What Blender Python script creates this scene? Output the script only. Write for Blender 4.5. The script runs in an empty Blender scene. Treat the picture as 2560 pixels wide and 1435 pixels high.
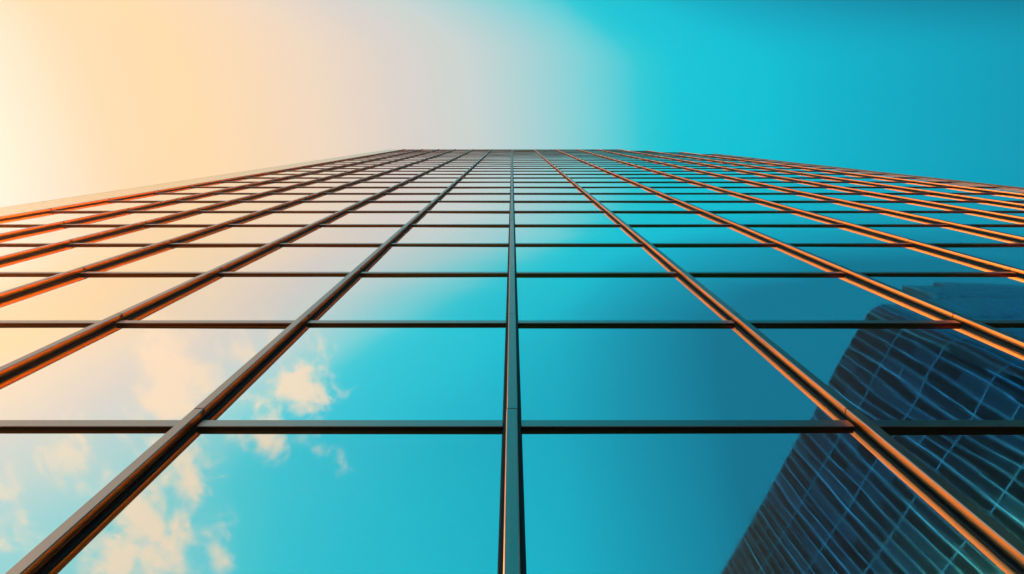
import bpy, math, random
from mathutils import Vector, Matrix

S = bpy.context.scene
COL = S.collection
R = math.radians

# ------------------------------------------------------------------ camera
CAM_H = 1.6                       # eye height
cam_d = bpy.data.cameras.new('camera')
cam_d.lens = 20.0
cam_d.sensor_width = 36.0
cam_d.clip_start = 0.05
cam_d.clip_end = 8000
cam = bpy.data.objects.new('camera', cam_d)
COL.objects.link(cam)
cam.location = (0, 0, CAM_H)
PITCH = 74.68                     # looking steeply up along the facade
cam.rotation_euler = (R(90 + PITCH), 0, 0)
S.camera = cam

# ------------------------------------------------------------------ render look
S.view_settings.view_transform = 'Standard'
S.view_settings.look = 'None'
S.view_settings.exposure = 0.6
S.view_settings.gamma = 1.0
S.render.engine = 'CYCLES'
S.cycles.use_denoising = True
S.cycles.max_bounces = 8
S.cycles.glossy_bounces = 6
S.cycles.volume_bounces = 0
S.cycles.sample_clamp_indirect = 4.0

def lin(r, g, b):
    def f(c):
        c /= 255.0
        return c / 12.92 if c <= 0.04045 else ((c + 0.055) / 1.055) ** 2.4
    return (f(r), f(g), f(b), 1.0)

# ------------------------------------------------------------------ sun
SUN_DIR = Vector((-1.0, -0.014, 0.62)).normalized()      # towards the sun
sun_d = bpy.data.lights.new('sun', 'SUN')
sun_d.energy = 5.0
sun_d.angle = R(0.5)
sun_d.color = (1.0, 0.34, 0.05)
sun = bpy.data.objects.new('sun', sun_d)
COL.objects.link(sun)
sun.location = (-60, -5, 60)
sun.rotation_euler = (-SUN_DIR).to_track_quat('-Z', 'Y').to_euler()
SUN_EL = math.asin(SUN_DIR.z)
SUN_AZ = math.atan2(SUN_DIR.x, SUN_DIR.y)

# ------------------------------------------------------------------ world: evening sky, warm on the sun's side, teal opposite
W = bpy.data.worlds.new('World')
S.world = W
W.use_nodes = True
nt = W.node_tree
nt.nodes.clear()

def N(tree, kind, **kw):
    n = tree.nodes.new(kind)
    for k, v in kw.items():
        if k in n.inputs:
            n.inputs[k].default_value = v
        else:
            setattr(n, k, v)
    return n

def math_node(tree, op, a, b=None, clamp=False):
    n = tree.nodes.new('ShaderNodeMath')
    n.operation = op
    n.use_clamp = clamp
    for i, v in enumerate((a, b)):
        if v is None:
            continue
        if isinstance(v, (int, float)):
            n.inputs[i].default_value = v
        else:
            tree.links.new(v, n.inputs[i])
    return n.outputs[0]

tc = nt.nodes.new('ShaderNodeTexCoord')
DIR = tc.outputs['Generated']
sep = nt.nodes.new('ShaderNodeSeparateXYZ')
nt.links.new(DIR, sep.inputs[0])
dot = nt.nodes.new('ShaderNodeVectorMath')
dot.operation = 'DOT_PRODUCT'
nt.links.new(DIR, dot.inputs[0])
dot.inputs[1].default_value = (-0.84, 0.08, 0.0)
T0, T1 = -0.8, 0.8
fade = nt.nodes.new('ShaderNodeMapRange'); fade.interpolation_type = 'SMOOTHSTEP'    # the warm side cools towards the sky behind
fade.inputs['From Min'].default_value = 0.24; fade.inputs['From Max'].default_value = 0.52
fade.inputs['To Min'].default_value = 0.0; fade.inputs['To Min'].default_value = 0.0; fade.inputs['To Max'].default_value = 0.62
nt.links.new(math_node(nt, 'MULTIPLY', sep.outputs['Y'], -1.0), fade.inputs['Value'])
warm = math_node(nt, 'MAXIMUM', math_node(nt, 'ADD', dot.outputs['Value'], 0.3), 0.0)
t_sky = math_node(nt, 'SUBTRACT', dot.outputs['Value'], math_node(nt, 'MULTIPLY', fade.outputs[0], warm))
deep = nt.nodes.new('ShaderNodeMapRange'); deep.interpolation_type = 'SMOOTHSTEP'    # and the cool side deepens there
deep.inputs['From Min'].default_value = 0.09; deep.inputs['From Max'].default_value = 0.27
deep.inputs['To Min'].default_value = 0.0; deep.inputs['To Max'].default_value = 0.85
nt.links.new(math_node(nt, 'MULTIPLY', sep.outputs['Y'], -1.0), deep.inputs['Value'])
cool = math_node(nt, 'MAXIMUM', math_node(nt, 'SUBTRACT', sep.outputs['X'], 0.08), 0.0)
t_sky = math_node(nt, 'SUBTRACT', t_sky, math_node(nt, 'MULTIPLY', deep.outputs[0], cool))
ny = math_node(nt, 'MULTIPLY', sep.outputs['Y'], -1.0)
e1 = nt.nodes.new('ShaderNodeMapRange'); e1.interpolation_type = 'SMOOTHSTEP'
e1.inputs['From Min'].default_value = 0.11; e1.inputs['From Max'].default_value = 0.33
e1.inputs['To Min'].default_value = 0.0; e1.inputs['To Max'].default_value = 1.0
nt.links.new(ny, e1.inputs['Value'])
e2 = nt.nodes.new('ShaderNodeMapRange'); e2.interpolation_type = 'SMOOTHSTEP'
e2.inputs['From Min'].default_value = -0.5; e2.inputs['From Max'].default_value = -0.2
e2.inputs['To Min'].default_value = 0.13; e2.inputs['To Max'].default_value = 0.25
nt.links.new(sep.outputs['X'], e2.inputs['Value'])
t_sky = math_node(nt, 'SUBTRACT', t_sky, math_node(nt, 'MULTIPLY', e1.outputs[0], e2.outputs[0]))
t_sky = math_node(nt, 'SUBTRACT', t_sky, math_node(nt, 'MULTIPLY', math_node(nt, 'MAXIMUM', math_node(nt, 'SUBTRACT', ny, 0.36), 0.0), -0.26))
t_sky = math_node(nt, 'SUBTRACT', t_sky, 0.02)
tt = math_node(nt, 'DIVIDE', math_node(nt, 'SUBTRACT', t_sky, T0), T1 - T0)
ramp = nt.nodes.new('ShaderNodeValToRGB')
ramp.color_ramp.interpolation = 'LINEAR'
STOPS = [(-0.80, (8, 112, 142)), (-0.58, (10, 150, 178)), (-0.43, (4, 175, 199)), (-0.35, (3, 190, 210)), (-0.245, (3, 196, 213)),
         (-0.20, (40, 200, 213)), (-0.13, (120, 208, 214)), (-0.055, (168, 208, 211)), (0.03, (203, 210, 207)),
         (0.13, (220, 207, 200)), (0.24, (240, 212, 187)), (0.38, (251, 210, 162)), (0.455, (245, 205, 166)),
         (0.55, (220, 214, 212)), (0.80, (220, 214, 212))]
els = ramp.color_ramp.elements
while len(els) < len(STOPS):
    els.new(0.5)
for e, (t, c) in zip(els, STOPS):
    e.position = (t - T0) / (T1 - T0)
    e.color = lin(*c)
nt.links.new(tt, ramp.inputs[0])

# clouds high behind the viewer (the facade mirrors them): patches in the sky plane u = x/z, w = -y/z
zc = math_node(nt, 'MAXIMUM', sep.outputs['Z'], 0.15)
U = math_node(nt, 'DIVIDE', sep.outputs['X'], zc)
V = math_node(nt, 'DIVIDE', math_node(nt, 'MULTIPLY', sep.outputs['Y'], -1.0), zc)
cmb = nt.nodes.new('ShaderNodeCombineXYZ')
nt.links.new(U, cmb.inputs[0]); nt.links.new(V, cmb.inputs[1])
P = cmb.outputs[0]
warp = N(nt, 'ShaderNodeTexNoise', Scale=7.0, Detail=3.0)
nt.links.new(P, warp.inputs['Vector'])
wsub = N(nt, 'ShaderNodeVectorMath', operation='SUBTRACT'); wsub.inputs[1].default_value = (0.5, 0.5, 0.5)
nt.links.new(warp.outputs['Color'], wsub.inputs[0])
wsc = N(nt, 'ShaderNodeVectorMath', operation='SCALE'); wsc.inputs['Scale'].default_value = 0.07
nt.links.new(wsub.outputs[0], wsc.inputs[0])
wadd = N(nt, 'ShaderNodeVectorMath', operation='ADD')
nt.links.new(P, wadd.inputs[0]); nt.links.new(wsc.outputs[0], wadd.inputs[1])
PW = wadd.outputs[0]
# (u, w, half length, half width, angle deg, weight)
CLOUDS = [(-0.635, 0.47, 0.075, 0.085, 0, 1.05), (-0.60, 0.385, 0.05, 0.04, 20, 0.75), (-0.415, 0.475, 0.055, 0.09, 0, 0.95),
          (-0.515, 0.39, 0.05, 0.025, 30, 0.6), (-0.565, 0.29, 0.03, 0.03, 0, 0.55),
          (-0.63, 0.63, 0.03, 0.05, 20, 0.0), (-0.655, 0.665, 0.075, 0.05, 60, 0.9), (-0.75, 0.78, 0.11, 0.07, 75, 1.1),
          (-0.83, 0.87, 0.08, 0.05, 60, 0.95), (-0.62, 0.86, 0.045, 0.03, 90, 0.75), (-0.48, 0.585, 0.09, 0.03, 10, 0.75),
          (-0.87, 0.60, 0.09, 0.06, 120, 0.62), (-0.79, 0.605, 0.03, 0.03, 0, 0.6), (-1.02, 0.76, 0.10, 0.07, 60, 0.6),
          (-0.52, 0.70, 0.02, 0.015, 0, 0.5)]
acc = None
for (cu, cv, a, b, ang, wt) in CLOUDS:
    sub = N(nt, 'ShaderNodeVectorMath', operation='SUBTRACT'); sub.inputs[1].default_value = (cu, cv, 0)
    nt.links.new(PW, sub.inputs[0])
    rot = nt.nodes.new('ShaderNodeVectorRotate'); rot.rotation_type = 'Z_AXIS'; rot.inputs['Angle'].default_value = R(-ang)
    nt.links.new(sub.outputs[0], rot.inputs['Vector'])
    mul = N(nt, 'ShaderNodeVectorMath', operation='MULTIPLY'); mul.inputs[1].default_value = (0.7 / a, 0.7 / b, 0)
    nt.links.new(rot.outputs[0], mul.inputs[0])
    ln = N(nt, 'ShaderNodeVectorMath', operation='DOT_PRODUCT')
    nt.links.new(mul.outputs[0], ln.inputs[0]); nt.links.new(mul.outputs[0], ln.inputs[1])
    g = math_node(nt, 'MULTIPLY', math_node(nt, 'POWER', 2.71828, math_node(nt, 'MULTIPLY', ln.outputs['Value'], -0.8)), wt)
    acc = g if acc is None else math_node(nt, 'MAXIMUM', acc, g)
fbm = N(nt, 'ShaderNodeTexNoise', Scale=13.0, Detail=10.0, Roughness=0.66, Distortion=0.4)
nt.links.new(P, fbm.inputs['Vector'])
field = math_node(nt, 'ADD', math_node(nt, 'MULTIPLY', math_node(nt, 'SUBTRACT', fbm.outputs['Fac'], 0.5), 2.3),
                  math_node(nt, 'MULTIPLY', math_node(nt, 'SUBTRACT', acc, 0.47), 0.75))
mr = nt.nodes.new('ShaderNodeMapRange'); mr.interpolation_type = 'SMOOTHSTEP'
mr.inputs['From Min'].default_value = -0.08; mr.inputs['From Max'].default_value = 0.48
mr.inputs['To Min'].default_value = 0.0; mr.inputs['To Max'].default_value = 0.90
near = math_node(nt, 'MULTIPLY', math_node(nt, 'SUBTRACT', acc, 0.10), 2.2)
nt.links.new(math_node(nt, 'MINIMUM', field, near), mr.inputs['Value'])
mixc = nt.nodes.new('ShaderNodeMix'); mixc.data_type = 'RGBA'
nt.links.new(mr.outputs[0], mixc.inputs['Factor'])
nt.links.new(ramp.outputs['Color'], mixc.inputs['A'])
mixc.inputs['B'].default_value = (1.05, 0.73, 0.49, 1)
bg = nt.nodes.new('ShaderNodeBackground')
nt.links.new(mixc.outputs['Result'], bg.inputs['Color'])
bg.inputs['Strength'].default_value = 0.67
sky = nt.nodes.new('ShaderNodeTexSky')
sky.sky_type = 'NISHITA'
sky.sun_disc = False
sky.sun_elevation = SUN_EL
sky.sun_rotation = SUN_AZ
tint = nt.nodes.new('ShaderNodeMix'); tint.data_type = 'RGBA'; tint.blend_type = 'MULTIPLY'
tint.inputs['Factor'].default_value = 1.0
nt.links.new(sky.outputs[0], tint.inputs['A'])
tint.inputs['B'].default_value = (0.0, 0.30, 0.20, 1)
bg2 = nt.nodes.new('ShaderNodeBackground')
nt.links.new(tint.outputs['Result'], bg2.inputs['Color'])
bg2.inputs['Strength'].default_value = 0.05
addw = nt.nodes.new('ShaderNodeAddShader')
nt.links.new(bg.outputs[0], addw.inputs[0]); nt.links.new(bg2.outputs[0], addw.inputs[1])
outw = nt.nodes.new('ShaderNodeOutputWorld')
nt.links.new(addw.outputs[0], outw.inputs['Surface'])

# ------------------------------------------------------------------ materials
def mat(name):
    m = bpy.data.materials.new(name)
    m.use_nodes = True
    return m, m.node_tree, m.node_tree.nodes['Principled BSDF']

def glass_material(name, base, wave, rough=0.015, wave_scale=0.7, dust=0.06):
    m, t, p = mat(name)
    p.inputs['Metallic'].default_value = 1.0
    p.inputs['Roughness'].default_value = rough
    geo = t.nodes.new('ShaderNodeNewGeometry')
    oi = t.nodes.new('ShaderNodeObjectInfo')
    n1 = N(t, 'ShaderNodeTexNoise', noise_dimensions='4D', Scale=wave_scale, Detail=1.5, Roughness=0.4)
    t.links.new(geo.outputs['Position'], n1.inputs['Vector'])
    t.links.new(math_node(t, 'MULTIPLY', oi.outputs['Random'], 3.0), n1.inputs['W'])
    tv = t.nodes.new('ShaderNodeMix'); tv.data_type = 'RGBA'
    tv.inputs['A'].default_value = (*[c * 0.93 for c in base], 1); tv.inputs['B'].default_value = (*[min(1, c * 1.04) for c in base], 1)
    t.links.new(oi.outputs['Random'], tv.inputs['Factor'])
    t.links.new(tv.outputs['Result'], p.inputs['Base Color'])
    b = N(t, 'ShaderNodeBump', Strength=1.0, Distance=wave)
    t.links.new(n1.outputs['Fac'], b.inputs['Height'])
    t.links.new(b.outputs[0], p.inputs['Normal'])
    # faint rain streaks and dust change the gloss a little
    mp = t.nodes.new('ShaderNodeMapping'); mp.inputs['Scale'].default_value = (9.0, 9.0, 0.5)
    t.links.new(geo.outputs['Position'], mp.inputs['Vector'])
    n2 = N(t, 'ShaderNodeTexNoise', Scale=2.5, Detail=6.0, Roughness=0.65)
    t.links.new(mp.outputs[0], n2.inputs['Vector'])
    r = t.nodes.new('ShaderNodeMapRange')
    r.inputs['From Min'].default_value = 0.35; r.inputs['From Max'].default_value = 0.75
    r.inputs['To Min'].default_value = rough; r.inputs['To Max'].default_value = rough + dust
    t.links.new(n2.outputs['Fac'], r.inputs['Value'])
    t.links.new(r.outputs[0], p.inputs['Roughness'])
    return m

def metal_material(name, base, rough, metallic=1.0, streak=0.10):
    m, t, p = mat(name)
    p.inputs['Metallic'].default_value = metallic
    geo = t.nodes.new('ShaderNodeNewGeometry')
    mp = t.nodes.new('ShaderNodeMapping'); mp.inputs['Scale'].default_value = (30.0, 30.0, 0.8)
    t.links.new(geo.outputs['Position'], mp.inputs['Vector'])
    n = N(t, 'ShaderNodeTexNoise', Scale=1.5, Detail=5.0, Roughness=0.6)
    t.links.new(mp.outputs[0], n.inputs['Vector'])
    r = t.nodes.new('ShaderNodeMapRange')
    r.inputs['From Min'].default_value = 0.25; r.inputs['From Max'].default_value = 0.75
    r.inputs['To Min'].default_value = rough - streak; r.inputs['To Max'].default_value = rough + streak
    t.links.new(n.outputs['Fac'], r.inputs['Value'])
    t.links.new(r.outputs[0], p.inputs['Roughness'])
    cr = t.nodes.new('ShaderNodeMix'); cr.data_type = 'RGBA'
    t.links.new(n.outputs['Fac'], cr.inputs['Factor'])
    cr.inputs['A'].default_value = (*[c * 0.85 for c in base], 1)
    cr.inputs['B'].default_value = (*[min(1, c * 1.15) for c in base], 1)
    t.links.new(cr.outputs['Result'], p.inputs['Base Color'])
    return m

M_GLASS = glass_material('mirror_glass', (0.90, 0.93, 0.94), 0.0035)
M_CAP = metal_material('anodised_cap', (0.46, 0.33, 0.30), 0.36, 1.0)
M_FRAME = metal_material('black_frame', (0.010, 0.016, 0.022), 0.55, 0.0)
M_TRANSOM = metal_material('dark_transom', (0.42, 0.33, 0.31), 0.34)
def let_light_through(m, colour, fac, rough, ior=1.5):  # mixes an orange sun glow into opaque metal by tinted refraction
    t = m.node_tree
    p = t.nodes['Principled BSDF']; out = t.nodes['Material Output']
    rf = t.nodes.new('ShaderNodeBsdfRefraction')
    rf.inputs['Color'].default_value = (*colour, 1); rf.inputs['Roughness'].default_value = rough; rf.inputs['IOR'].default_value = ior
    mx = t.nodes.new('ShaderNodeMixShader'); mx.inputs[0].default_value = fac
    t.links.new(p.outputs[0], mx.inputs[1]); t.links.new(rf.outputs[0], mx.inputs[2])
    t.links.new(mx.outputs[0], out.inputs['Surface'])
M_SOFFIT = metal_material('shaded_glow_soffit', (0.006, 0.016, 0.024), 0.5, 0.0)  # dark base stands in for the shade under the transoms
M_SIDE = metal_material('sunglow_edge', (0.92, 0.46, 0.20), 0.42)  # orange sunlight put into the base colour of the cap sides
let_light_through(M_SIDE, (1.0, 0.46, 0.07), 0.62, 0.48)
M_LEE = metal_material('sunglow_lee_edge', (0.92, 0.46, 0.20), 0.42)  # copy for the side away from the sun, stronger glow mixed in
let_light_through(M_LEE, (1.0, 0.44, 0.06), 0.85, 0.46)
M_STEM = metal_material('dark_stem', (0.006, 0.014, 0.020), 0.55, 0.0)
let_light_through(M_STEM, (1.0, 0.46, 0.07), 0.25, 0.45)  # some of the orange glow added to the black stems too
let_light_through(M_SOFFIT, (1.0, 0.46, 0.07), 0.40, 0.38)  # orange sun glow added to the transom undersides
M_PALE = metal_material('pale_corner_metal', (0.98, 0.74, 0.52), 0.24, 1.0)
M_WALL = metal_material('dark_cladding', (0.05, 0.06, 0.07), 0.5, 0.2)
M_TGLASS = glass_material('teal_glass', (0.001, 0.026, 0.070), 0.002, 0.01, 0.7, 0.015)
M_TDARK = glass_material('dark_spandrel_glass', (0.0003, 0.006, 0.014), 0.002, 0.01, 0.7, 0.015)
M_TMID = glass_material('mid_teal_glass', (0.0006, 0.012, 0.032), 0.002, 0.01, 0.7, 0.015)
M_TLINE = metal_material('teal_metal', (0.02, 0.30, 0.72), 0.05, 1.0, 0.02)

def paving_material():
    m, t, p = mat('paving')
    geo = t.nodes.new('ShaderNodeNewGeometry')
    br = N(t, 'ShaderNodeTexBrick', Scale=1.0)
    br.inputs['Color1'].default_value = (0.055, 0.065, 0.075, 1)
    br.inputs['Color2'].default_value = (0.04, 0.05, 0.06, 1)
    br.inputs['Mortar'].default_value = (0.03, 0.03, 0.03, 1)
    br.inputs['Mortar Size'].default_value = 0.012
    t.links.new(geo.outputs['Position'], br.inputs['Vector'])
    t.links.new(br.outputs['Color'], p.inputs['Base Color'])
    p.inputs['Roughness'].default_value = 0.85
    return m
M_PAVE = paving_material()

# ------------------------------------------------------------------ mesh helpers
class MB:
    def __init__(self):
        self.v, self.f, self.m = [], [], []
    def prism(self, prof, z0, z1, mi=0):
        """prof: counter-clockwise (seen from above) plan outline, extruded in z"""
        n = len(prof); k = len(self.v)
        self.v += [(x, y, z0) for x, y in prof] + [(x, y, z1) for x, y in prof]
        for i in range(n):
            j = (i + 1) % n
            self.f.append((k + i, k + j, k + n + j, k + n + i)); self.m.append(mi)
        self.f.append(tuple(k + i for i in reversed(range(n)))); self.m.append(mi)
        self.f.append(tuple(k + n + i for i in range(n))); self.m.append(mi)
        return self
    def box(self, x0, x1, y0, y1, z0, z1, mi=0):
        return self.prism([(x0, y0), (x1, y0), (x1, y1), (x0, y1)], z0, z1, mi)
    def beam_x(self, prof, x0, x1, mi=0):
        """prof: outline in (y, z) extruded along x"""
        n = len(prof); k = len(self.v)
        self.v += [(x0, y, z) for y, z in prof] + [(x1, y, z) for y, z in prof]
        for i in range(n):
            j = (i + 1) % n
            self.f.append((k + i, k + j, k + n + j, k + n + i)); self.m.append(mi)
        self.f.append(tuple(k + i for i in reversed(range(n)))); self.m.append(mi)
        self.f.append(tuple(k + n + i for i in range(n))); self.m.append(mi)
        return self
    def build(self, name, mats, parent=None, origin=(0, 0, 0), rot=None):
        me = bpy.data.meshes.new(name)
        o = Vector(origin)
        me.from_pydata([tuple(Vector(v) - o) for v in self.v], [], self.f)
        for mm in (mats if isinstance(mats, (list, tuple)) else [mats]):
            me.materials.append(mm)
        for p, mi in zip(me.polygons, self.m):
            p.material_index = mi
        me.update()
        ob = bpy.data.objects.new(name, me)
        COL.objects.link(ob)
        ob.location = o
        if rot is not None:
            ob.rotation_euler = rot
        if parent is not None:
            ob.parent = parent
            ob.location = o - parent.location
        return ob

def thing(name, label, cat, loc, group=None):
    e = bpy.data.objects.new(name, None)
    COL.objects.link(e)
    e.location = loc
    e['label'] = label; e['category'] = cat
    if group:
        e['group'] = group
    return e

# ------------------------------------------------------------------ ground
g = MB()
g.v = [(-3000, -3000, 0), (3000, -3000, 0), (3000, 3000, 0), (-3000, 3000, 0)]
g.f = [(0, 1, 2, 3)]; g.m = [0]
ground = g.build('ground', M_PAVE)
ground['kind'] = 'structure'

# ------------------------------------------------------------------ the glass skyscraper
rng = random.Random(7)
H = 3.6                           # storey height
D = 3.286                         # distance from the lens to the glass
SN = math.sin(R(PITCH))
def X(s):                         # slope on the facade -> metres along it
    return s * D / SN
LEFT = [-1.08, -2.06, -3.02, -3.90, -4.77, -5.73]
RIGHT = [1.17, 2.33, 3.52, 4.62, 5.69, 6.72, 7.82]
MULL = [X(s) for s in sorted(LEFT + [0.0] + RIGHT)]
X_L, X_R = X(-6.62), X(8.65)      # ends of the front
Z0 = CAM_H + 1.63 * H             # first transom in view
rows = [Z0 + k * H for k in range(-2, 29)]     # transom centres, from near the pavement to the roof
Z_TOP = rows[-1] + 0.075
STEPS = [(-99.0, 0), (MULL[-3], 2), (MULL[-2], 4), (MULL[-1], 6)]    # towards its right end the roof steps down, storey by storey
PLINTH = rows[0] - 0.07

tower = thing('glass_skyscraper', 'tall glass skyscraper seen from its foot with dark metal grid and mirrored evening sky', 'skyscraper', (0, D, 0))

FD = 0.145                        # total fin depth
def top_at(x):
    n = max((k for xs, k in STEPS if x > xs + 0.05), default=0)
    return rows[-1 - n] + 0.075
# mullions: black stem (part) with a metal cap (sub-part) jointed at every storey
for x in MULL:
    zt = top_at(x)
    m = MB()
    hw, st = 0.108, 0.052
    m.prism([(x - hw, D + 0.03), (x - hw, D - 0.022), (x - hw + 0.008, D - 0.030), (x - st, D - 0.030), (x - st, D - 0.058),
             (x + st, D - 0.058), (x + st, D - 0.030), (x + hw - 0.008, D - 0.030), (x + hw, D - 0.022), (x + hw, D + 0.03)], 0.0, zt)
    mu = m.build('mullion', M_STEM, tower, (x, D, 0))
    c = MB()
    zj = [0.0] + [z + 0.20 for z in rows if z + 0.20 < zt - 0.5] + [zt + 0.12]
    ch, cw = 0.009, 0.064
    for a, b in zip(zj[:-1], zj[1:]):
        j = rng.uniform(-0.0025, 0.0025); jd = rng.uniform(-0.002, 0.002); tw = rng.uniform(-0.0025, 0.0025)
        y0, yf = D - 0.058, D - FD + jd
        c.prism([(x + j - cw, y0), (x + j - cw, y0 - 0.005), (x + j - cw + 0.008, y0 - 0.007), (x + j - cw + 0.008, y0 - 0.011),
                 (x + j - cw, y0 - 0.013), (x + j - cw, yf + ch + tw), (x + j - cw + ch, yf + tw),
                 (x + j + cw - ch, yf - tw), (x + j + cw, yf + ch - tw), (x + j + cw, y0 - 0.013),
                 (x + j + cw - 0.008, y0 - 0.011), (x + j + cw - 0.008, y0 - 0.007), (x + j + cw, y0 - 0.005), (x + j + cw, y0)],
                a + 0.006, b - 0.006)
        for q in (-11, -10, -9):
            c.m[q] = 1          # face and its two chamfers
        c.m[-8] = 2  # side away from the sun gets the stronger painted glow
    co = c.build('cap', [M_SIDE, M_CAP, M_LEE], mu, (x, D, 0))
    co.location = (0, 0, 0)

# transoms: one per storey, butted between the mullions
edges = MULL + [X_R - 0.35]
hw = 0.108
bays = []
for i in range(len(edges) - 1):
    a = edges[i] + hw
    b = edges[i + 1] - (hw if i < len(edges) - 2 else 0.0)
    bays.append((a, b))
TD = 0.063
for z in rows:
    t = MB()
    for (a, b) in bays:
        if z > top_at((a + b) / 2) :
            continue
        jj = rng.uniform(-0.002, 0.002)
        t.beam_x([(D + 0.03, z - 0.075 + jj), (D + 0.03, z + 0.075 + jj), (D - TD + 0.006, z + 0.075 + jj), (D - TD, z + 0.070 + jj),
                  (D - TD, z - 0.071 + jj), (D - TD + 0.004, z - 0.075 + jj)], a, b)
        t.m[-3] = t.m[-7] = 1      # soffit painted dark as shade with orange glow; top passes the light
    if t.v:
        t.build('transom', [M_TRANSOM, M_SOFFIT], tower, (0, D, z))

# window panes: every pane is tilted a little and slightly bowed
def bowed(m, a, b, z0, z1, n, rg):
    A, B, C = rg.uniform(0.0015, 0.0065) * rg.choice((1, 1, -1)), rg.uniform(-0.0016, 0.0016), rg.uniform(-0.0016, 0.0016)
    k = len(m.v)
    for i in range(n + 1):
        for j in range(n + 1):
            p, q = i / n, j / n
            e = (1 - (2 * p - 1) ** 2) * (1 - (2 * q - 1) ** 2)
            y = D - 0.012 - A * e - B * math.sin(2 * math.pi * p) * (1 - (2 * q - 1) ** 2) - C * math.sin(2 * math.pi * q) * (1 - (2 * p - 1) ** 2)
            m.v.append((a + (b - a) * p, y, z0 + (z1 - z0) * q))
    idx = lambda i, j: k + i * (n + 1) + j
    for i in range(n):
        for j in range(n):
            m.f.append((idx(i, j), idx(i + 1, j), idx(i + 1, j + 1), idx(i, j + 1))); m.m.append(0)
    r = len(m.v)
    m.v += [(a, D + 0.012, z0), (b, D + 0.012, z0), (b, D + 0.012, z1), (a, D + 0.012, z1)]
    m.f.append((r + 3, r + 2, r + 1, r)); m.m.append(0)
    ring = [[idx(i, 0) for i in range(n + 1)], [idx(n, j) for j in range(n + 1)], [idx(n - i, n) for i in range(n + 1)], [idx(0, n - j) for j in range(n + 1)]]
    back = m.v[r:r + 4]
    for e, (q0, q1) in zip(ring, [(0, 1), (1, 2), (2, 3), (3, 0)]):
        w = len(m.v)                       # edges of the pane keep their own vertices, so the front shades as one sheet
        m.v += [back[q0], back[q1], m.v[e[-1]], m.v[e[0]]]
        m.f.append((w, w + 1, w + 2, w + 3)); m.m.append(0)

def smooth_front(ob):
    for p in ob.data.polygons:
        p.use_smooth = p.normal.y < -0.5

panes = []
for (a, b) in bays:
    zt = top_at((a + b) / 2)
    for z in rows:
        if z + H > zt + 0.2:
            continue
        z0, z1 = z + 0.075, z + H - 0.075
        def proj(zz):
            h = zz - CAM_H
            if h < 0.5:
                return None
            v = 1.0 / (SN * math.cos(R(PITCH)) + SN * SN * h / D)
            return v
        area = 0.0
        va, vb = proj(z0), proj(z1)
        if va and vb and z1 > CAM_H + H:
            va = min(va, 0.78)
            for q in range(6):
                v = va + (vb - va) * (q + 0.5) / 6
                xa = max(-0.9, min(0.9, a * SN / D * v)); xb = max(-0.9, min(0.9, b * SN / D * v))
                area += (xb - xa) * abs(va - vb) / 6
        panes.append((area, a, b, z0, z1))
panes.sort(key=lambda q: -q[0])
rest = MB()
for n, (area, a, b, z0, z1) in enumerate(panes):
    cx, cz = (a + b) / 2, (z0 + z1) / 2
    rx, rz = rng.uniform(-0.003, 0.003), rng.uniform(-0.003, 0.003)
    if n < 100:
        m = MB(); bowed(m, a + 0.004, b - 0.004, z0 + 0.004, z1 - 0.004, 14, rng)
        smooth_front(m.build('window_pane', M_GLASS, tower, (cx, D, cz), (rx, 0, rz)))
    else:
        k = len(rest.v)
        bowed(rest, a + 0.004, b - 0.004, z0 + 0.004, z1 - 0.004, 8, rng)
        Mx = Matrix.Translation((cx, D, cz)) @ Matrix.Rotation(rz, 4, 'Z') @ Matrix.Rotation(rx, 4, 'X') @ Matrix.Translation((-cx, -D, -cz))
        for i in range(k, len(rest.v)):
            rest.v[i] = tuple(Mx @ Vector(rest.v[i]))
ro = rest.build('window_pane', M_GLASS, tower, (0, D, 0))
ro['kind'] = 'stuff'
smooth_front(ro)

# body, corners, parapet, plinth
b = MB()
xs_ = [X_L + 0.3] + [q for q, k in STEPS[1:]] + [X_R - 0.2]
for x0, x1 in zip(xs_[:-1], xs_[1:]):
    b.box(x0 + 0.001, x1 - 0.001, D + 0.05, D + 30, 0, top_at((x0 + x1) / 2) - 0.1)
b.build('wall', M_WALL, tower, (0, D, 0))
xc = MULL[0] - hw
c = MB()
c.prism([(X_L, D + 0.0), (X_L + 0.05, D - 0.05), (X_L + 0.30, D - 0.05), (X_L + 0.305, D - 0.03), (X_L + 0.32, D - 0.03), (X_L + 0.325, D - 0.05),
         (xc - 0.004, D - 0.05), (xc - 0.004, D + 0.04), (X_L, D + 0.04)], 0, Z_TOP + 0.12)
co = c.build('corner_panel', M_PALE, tower, (X_L, D, 0))
co['label'] = 'pale smooth metal corner panel'
xr = X_R - 0.35
c = MB()
c.prism([(xr + 0.002, D - 0.10), (X_R - 0.06, D - 0.10), (X_R, D - 0.06), (X_R, D + 0.04), (xr + 0.002, D + 0.04)], 0, top_at(X_R))
c.build('corner_panel', M_TRANSOM, tower, (X_R, D, 0))
e = MB().prism([(X_R - 0.055, D - 0.15), (X_R - 0.005, D - 0.15), (X_R - 0.005, D - 0.064), (X_R - 0.055, D - 0.102)], 0, top_at(X_R))
e.build('corner_fin', M_FRAME, tower, (X_R, D, 0))
xs_ = [MULL[0] + hw] + [q for q, k in STEPS[1:]] + [X_R]
for x0, x1 in zip(xs_[:-1], xs_[1:]):
    zt = top_at((x0 + x1) / 2)
    MB().box(x0 + 0.12, x1 - 0.002, D - 0.03, D + 0.5, zt + 0.004, zt + 0.06).build('parapet', M_TRANSOM, tower, (x0, D, zt))
p = MB()
for (a, bb) in bays:
    p.box(a + 0.002, bb - 0.002, D - 0.06, D + 0.04, 0.0, PLINTH - 0.003)
p.build('plinth', M_WALL, tower, (0, D, 0))

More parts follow.
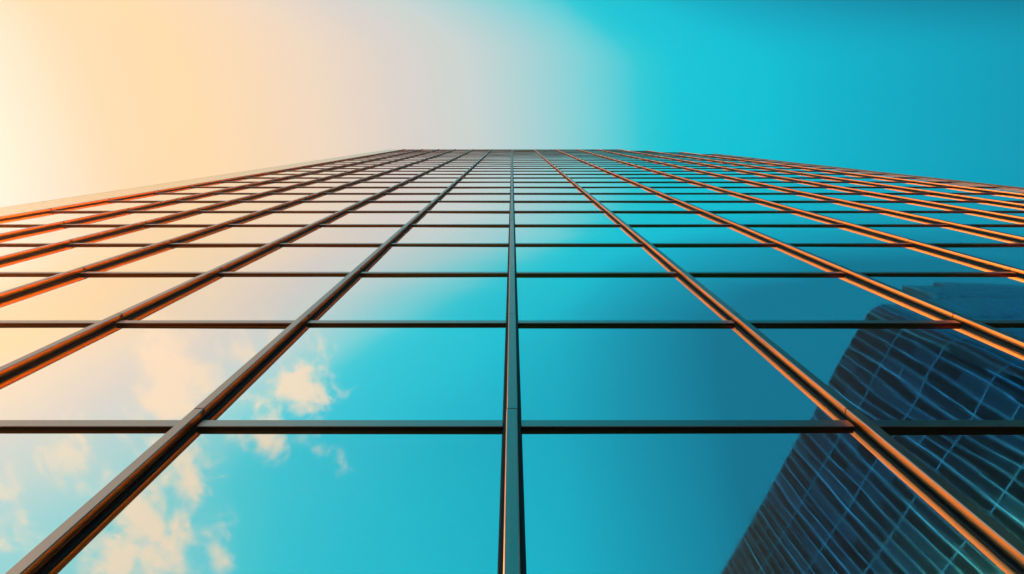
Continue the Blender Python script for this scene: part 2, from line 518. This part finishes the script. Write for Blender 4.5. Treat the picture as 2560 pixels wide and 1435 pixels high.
# ------------------------------------------------------------------ the dark tower behind the viewer, seen mirrored in the panes
HT = 78.0
def real(u, w, h=HT):             # plan position from sky-plane coordinates of its roof
    return (u * h, 2 * D - w * h)
A = Vector(real(0.30, 1.32)); Bc = Vector(real(0.664, 0.300)); Cc = Vector(real(1.55, 0.31))
off = thing('office_tower', 'dark teal office tower of narrow ribbed glass bands behind, reflected in the right hand panes', 'office tower', (40, -30, 0))
# rounded corner between the two faces
def arc(p0, pc, p1, rad, n=5):
    d0 = (p0 - pc).normalized(); d1 = (p1 - pc).normalized()
    a0 = pc + d0 * rad; a1 = pc + d1 * rad
    out = []
    for i in range(n + 1):
        t = i / n
        out.append(a0 * (1 - t) ** 2 + pc * 2 * t * (1 - t) + a1 * t * t)
    return out
path = [A] + arc(A, Bc, Cc, 2.6) + [Cc]
# resample into equal modules
MOD = 1.5
pts = [path[0]]
for p0, p1 in zip(path[:-1], path[1:]):
    L = (p1 - p0).length
    n = max(1, round(L / MOD))
    for i in range(1, n + 1):
        pts.append(p0.lerp(p1, i / n))
ZT2 = HT + CAM_H
FL = 3.7
nfl = int(ZT2 / FL)
zb = [ZT2 - FL * k for k in range(nfl + 1)]
zb = [z for z in zb if z > 0.2][::-1]
def quad_prism(m, p0, p1, d0, d1, z0, z1, mi=0):
    """wall piece along p0-p1; outward offsets d0 (inner) .. d1 (outer)"""
    t = (p1 - p0).normalized(); nrm = Vector((t.y, -t.x))
    if nrm.dot(Vector((0, 0)) - p0) < 0:
        nrm = -nrm
    q = [p0 + nrm * d0, p1 + nrm * d0, p1 + nrm * d1, p0 + nrm * d1]
    area = sum(q[i].x * q[(i + 1) % 4].y - q[(i + 1) % 4].x * q[i].y for i in range(4))
    if area < 0:
        q = q[::-1]
    m.prism([(v.x, v.y) for v in q], z0, z1, mi)
rt = random.Random(3)
for i, (p0, p1) in enumerate(zip(pts[:-1], pts[1:])):
    dark_strip = (i % 2 == 1)
    m = MB()
    for z0, z1 in zip([0.0] + zb[:-1], zb):
        mi = 1 if dark_strip else rt.choice((0, 0, 0, 2, 2, 1) if rt.random() < 0.7 else (0, 2))
        dd = rt.uniform(-0.012, 0.012)
        quad_prism(m, p0, p1, -0.05, 0.0 + (0.04 if dark_strip else 0.0) + dd * 0.3, z0 + 0.012, z1 - 0.012, mi)
    mid = (p0 + p1) / 2
    m.build('window_strip', [M_TGLASS, M_TDARK, M_TMID], off, (mid.x, mid.y, 0))
for i, p in enumerate(pts):
    m = MB()
    w = 0.045 if i % 4 else 0.08
    t = (pts[min(i + 1, len(pts) - 1)] - pts[max(i - 1, 0)]).normalized()
    quad_prism(m, p - t * w, p + t * w, -0.06, 0.16, 0, ZT2 + 0.25)
    m.build('mullion', M_TLINE, off, (p.x, p.y, 0))
for kz, z in enumerate(zb[::-1]):
    m = MB()
    for i, (p0, p1) in enumerate(zip(pts[:-1], pts[1:])):
        t = (p1 - p0).normalized()
        if kz % 2 == 0 or rt.random() < 0.10:
            quad_prism(m, p0 + t * 0.1, p1 - t * 0.1, -0.04, 0.10, z - 0.04, z + 0.04)
    if m.v:
        m.build('floor_band', M_TLINE, off, (40, -30, z))
cen = [Vector((v.x, v.y)) for v in pts]
back = [Vector((Cc.x, A.y))]
poly = cen + back
q = [Vector((v.x, v.y)) for v in poly]
cx = sum(v.x for v in q) / len(q); cy = sum(v.y for v in q) / len(q)
q = [v + (Vector((cx, cy)) - v).normalized() * 0.25 for v in q]
ar = sum(q[i].x * q[(i + 1) % len(q)].y - q[(i + 1) % len(q)].x * q[i].y for i in range(len(q)))
if ar < 0:
    q = q[::-1]
MB().prism([(v.x, v.y) for v in q], 0, ZT2 - 0.3).build('wall', M_WALL, off, (40, -30, 0))
# upper storeys step back on the roof
def crown(u, w, h, x1, deep, zlo):
    c0 = real(u, w, h)
    zt = CAM_H + h
    m = MB().box(c0[0], x1, c0[1] - deep, c0[1], zlo, zt)
    blk = m.build('upper_storeys', M_TGLASS, off, (c0[0], c0[1], zlo))
    g = MB()
    PW = 1.9
    n = int((x1 - c0[0]) / PW)
    for k in range(n):
        x = c0[0] + 0.06 + k * PW
        g.box(x - 0.04, x + 0.04, c0[1] + 0.002, c0[1] + 0.14, zlo, zt + 0.2)
    z = zt - 0.12
    lv = []
    while z > zlo + 0.3:
        lv.append(z); z -= 3.4
    for z in lv:
        for k in range(n - 1):
            x = c0[0] + 0.06 + k * PW
            g.box(x + 0.042, x + PW - 0.042, c0[1] + 0.002, c0[1] + 0.08, z - 0.04, z + 0.04)
    for k in range(int(deep / PW)):
        y = c0[1] - 0.7 - k * PW
        g.box(c0[0] - 0.14, c0[0] - 0.002, y - 0.04, y + 0.04, zlo, zt + 0.2)
    gr = g.build('grid', M_TLINE, blk, (c0[0], c0[1], zlo))
    gr.location = (0, 0, 0)
crown(0.711, 0.275, 100.0, real(0.766, 0.262, 126)[0] - 0.02, 9.0, ZT2 - 0.28)
crown(0.766, 0.262, 126.0, real(1.2, 0.26, 126)[0], 12.0, ZT2 - 0.26)

# ------------------------------------------------------------------ evening haze
hm = bpy.data.materials.new('haze')
hm.use_nodes = True
hm.node_tree.nodes.clear()
ho = hm.node_tree.nodes.new('ShaderNodeOutputMaterial')
hv = hm.node_tree.nodes.new('ShaderNodeVolumePrincipled')
hv.inputs['Color'].default_value = (0.95, 0.90, 0.85, 1)
hv.inputs['Density'].default_value = 0.0008
hv.inputs['Anisotropy'].default_value = 0.90
hm.node_tree.links.new(hv.outputs[0], ho.inputs['Volume'])
hz = MB().box(-120, 190, -150, 60, -1.0, 134).build('haze', hm)
hz['kind'] = 'stuff'
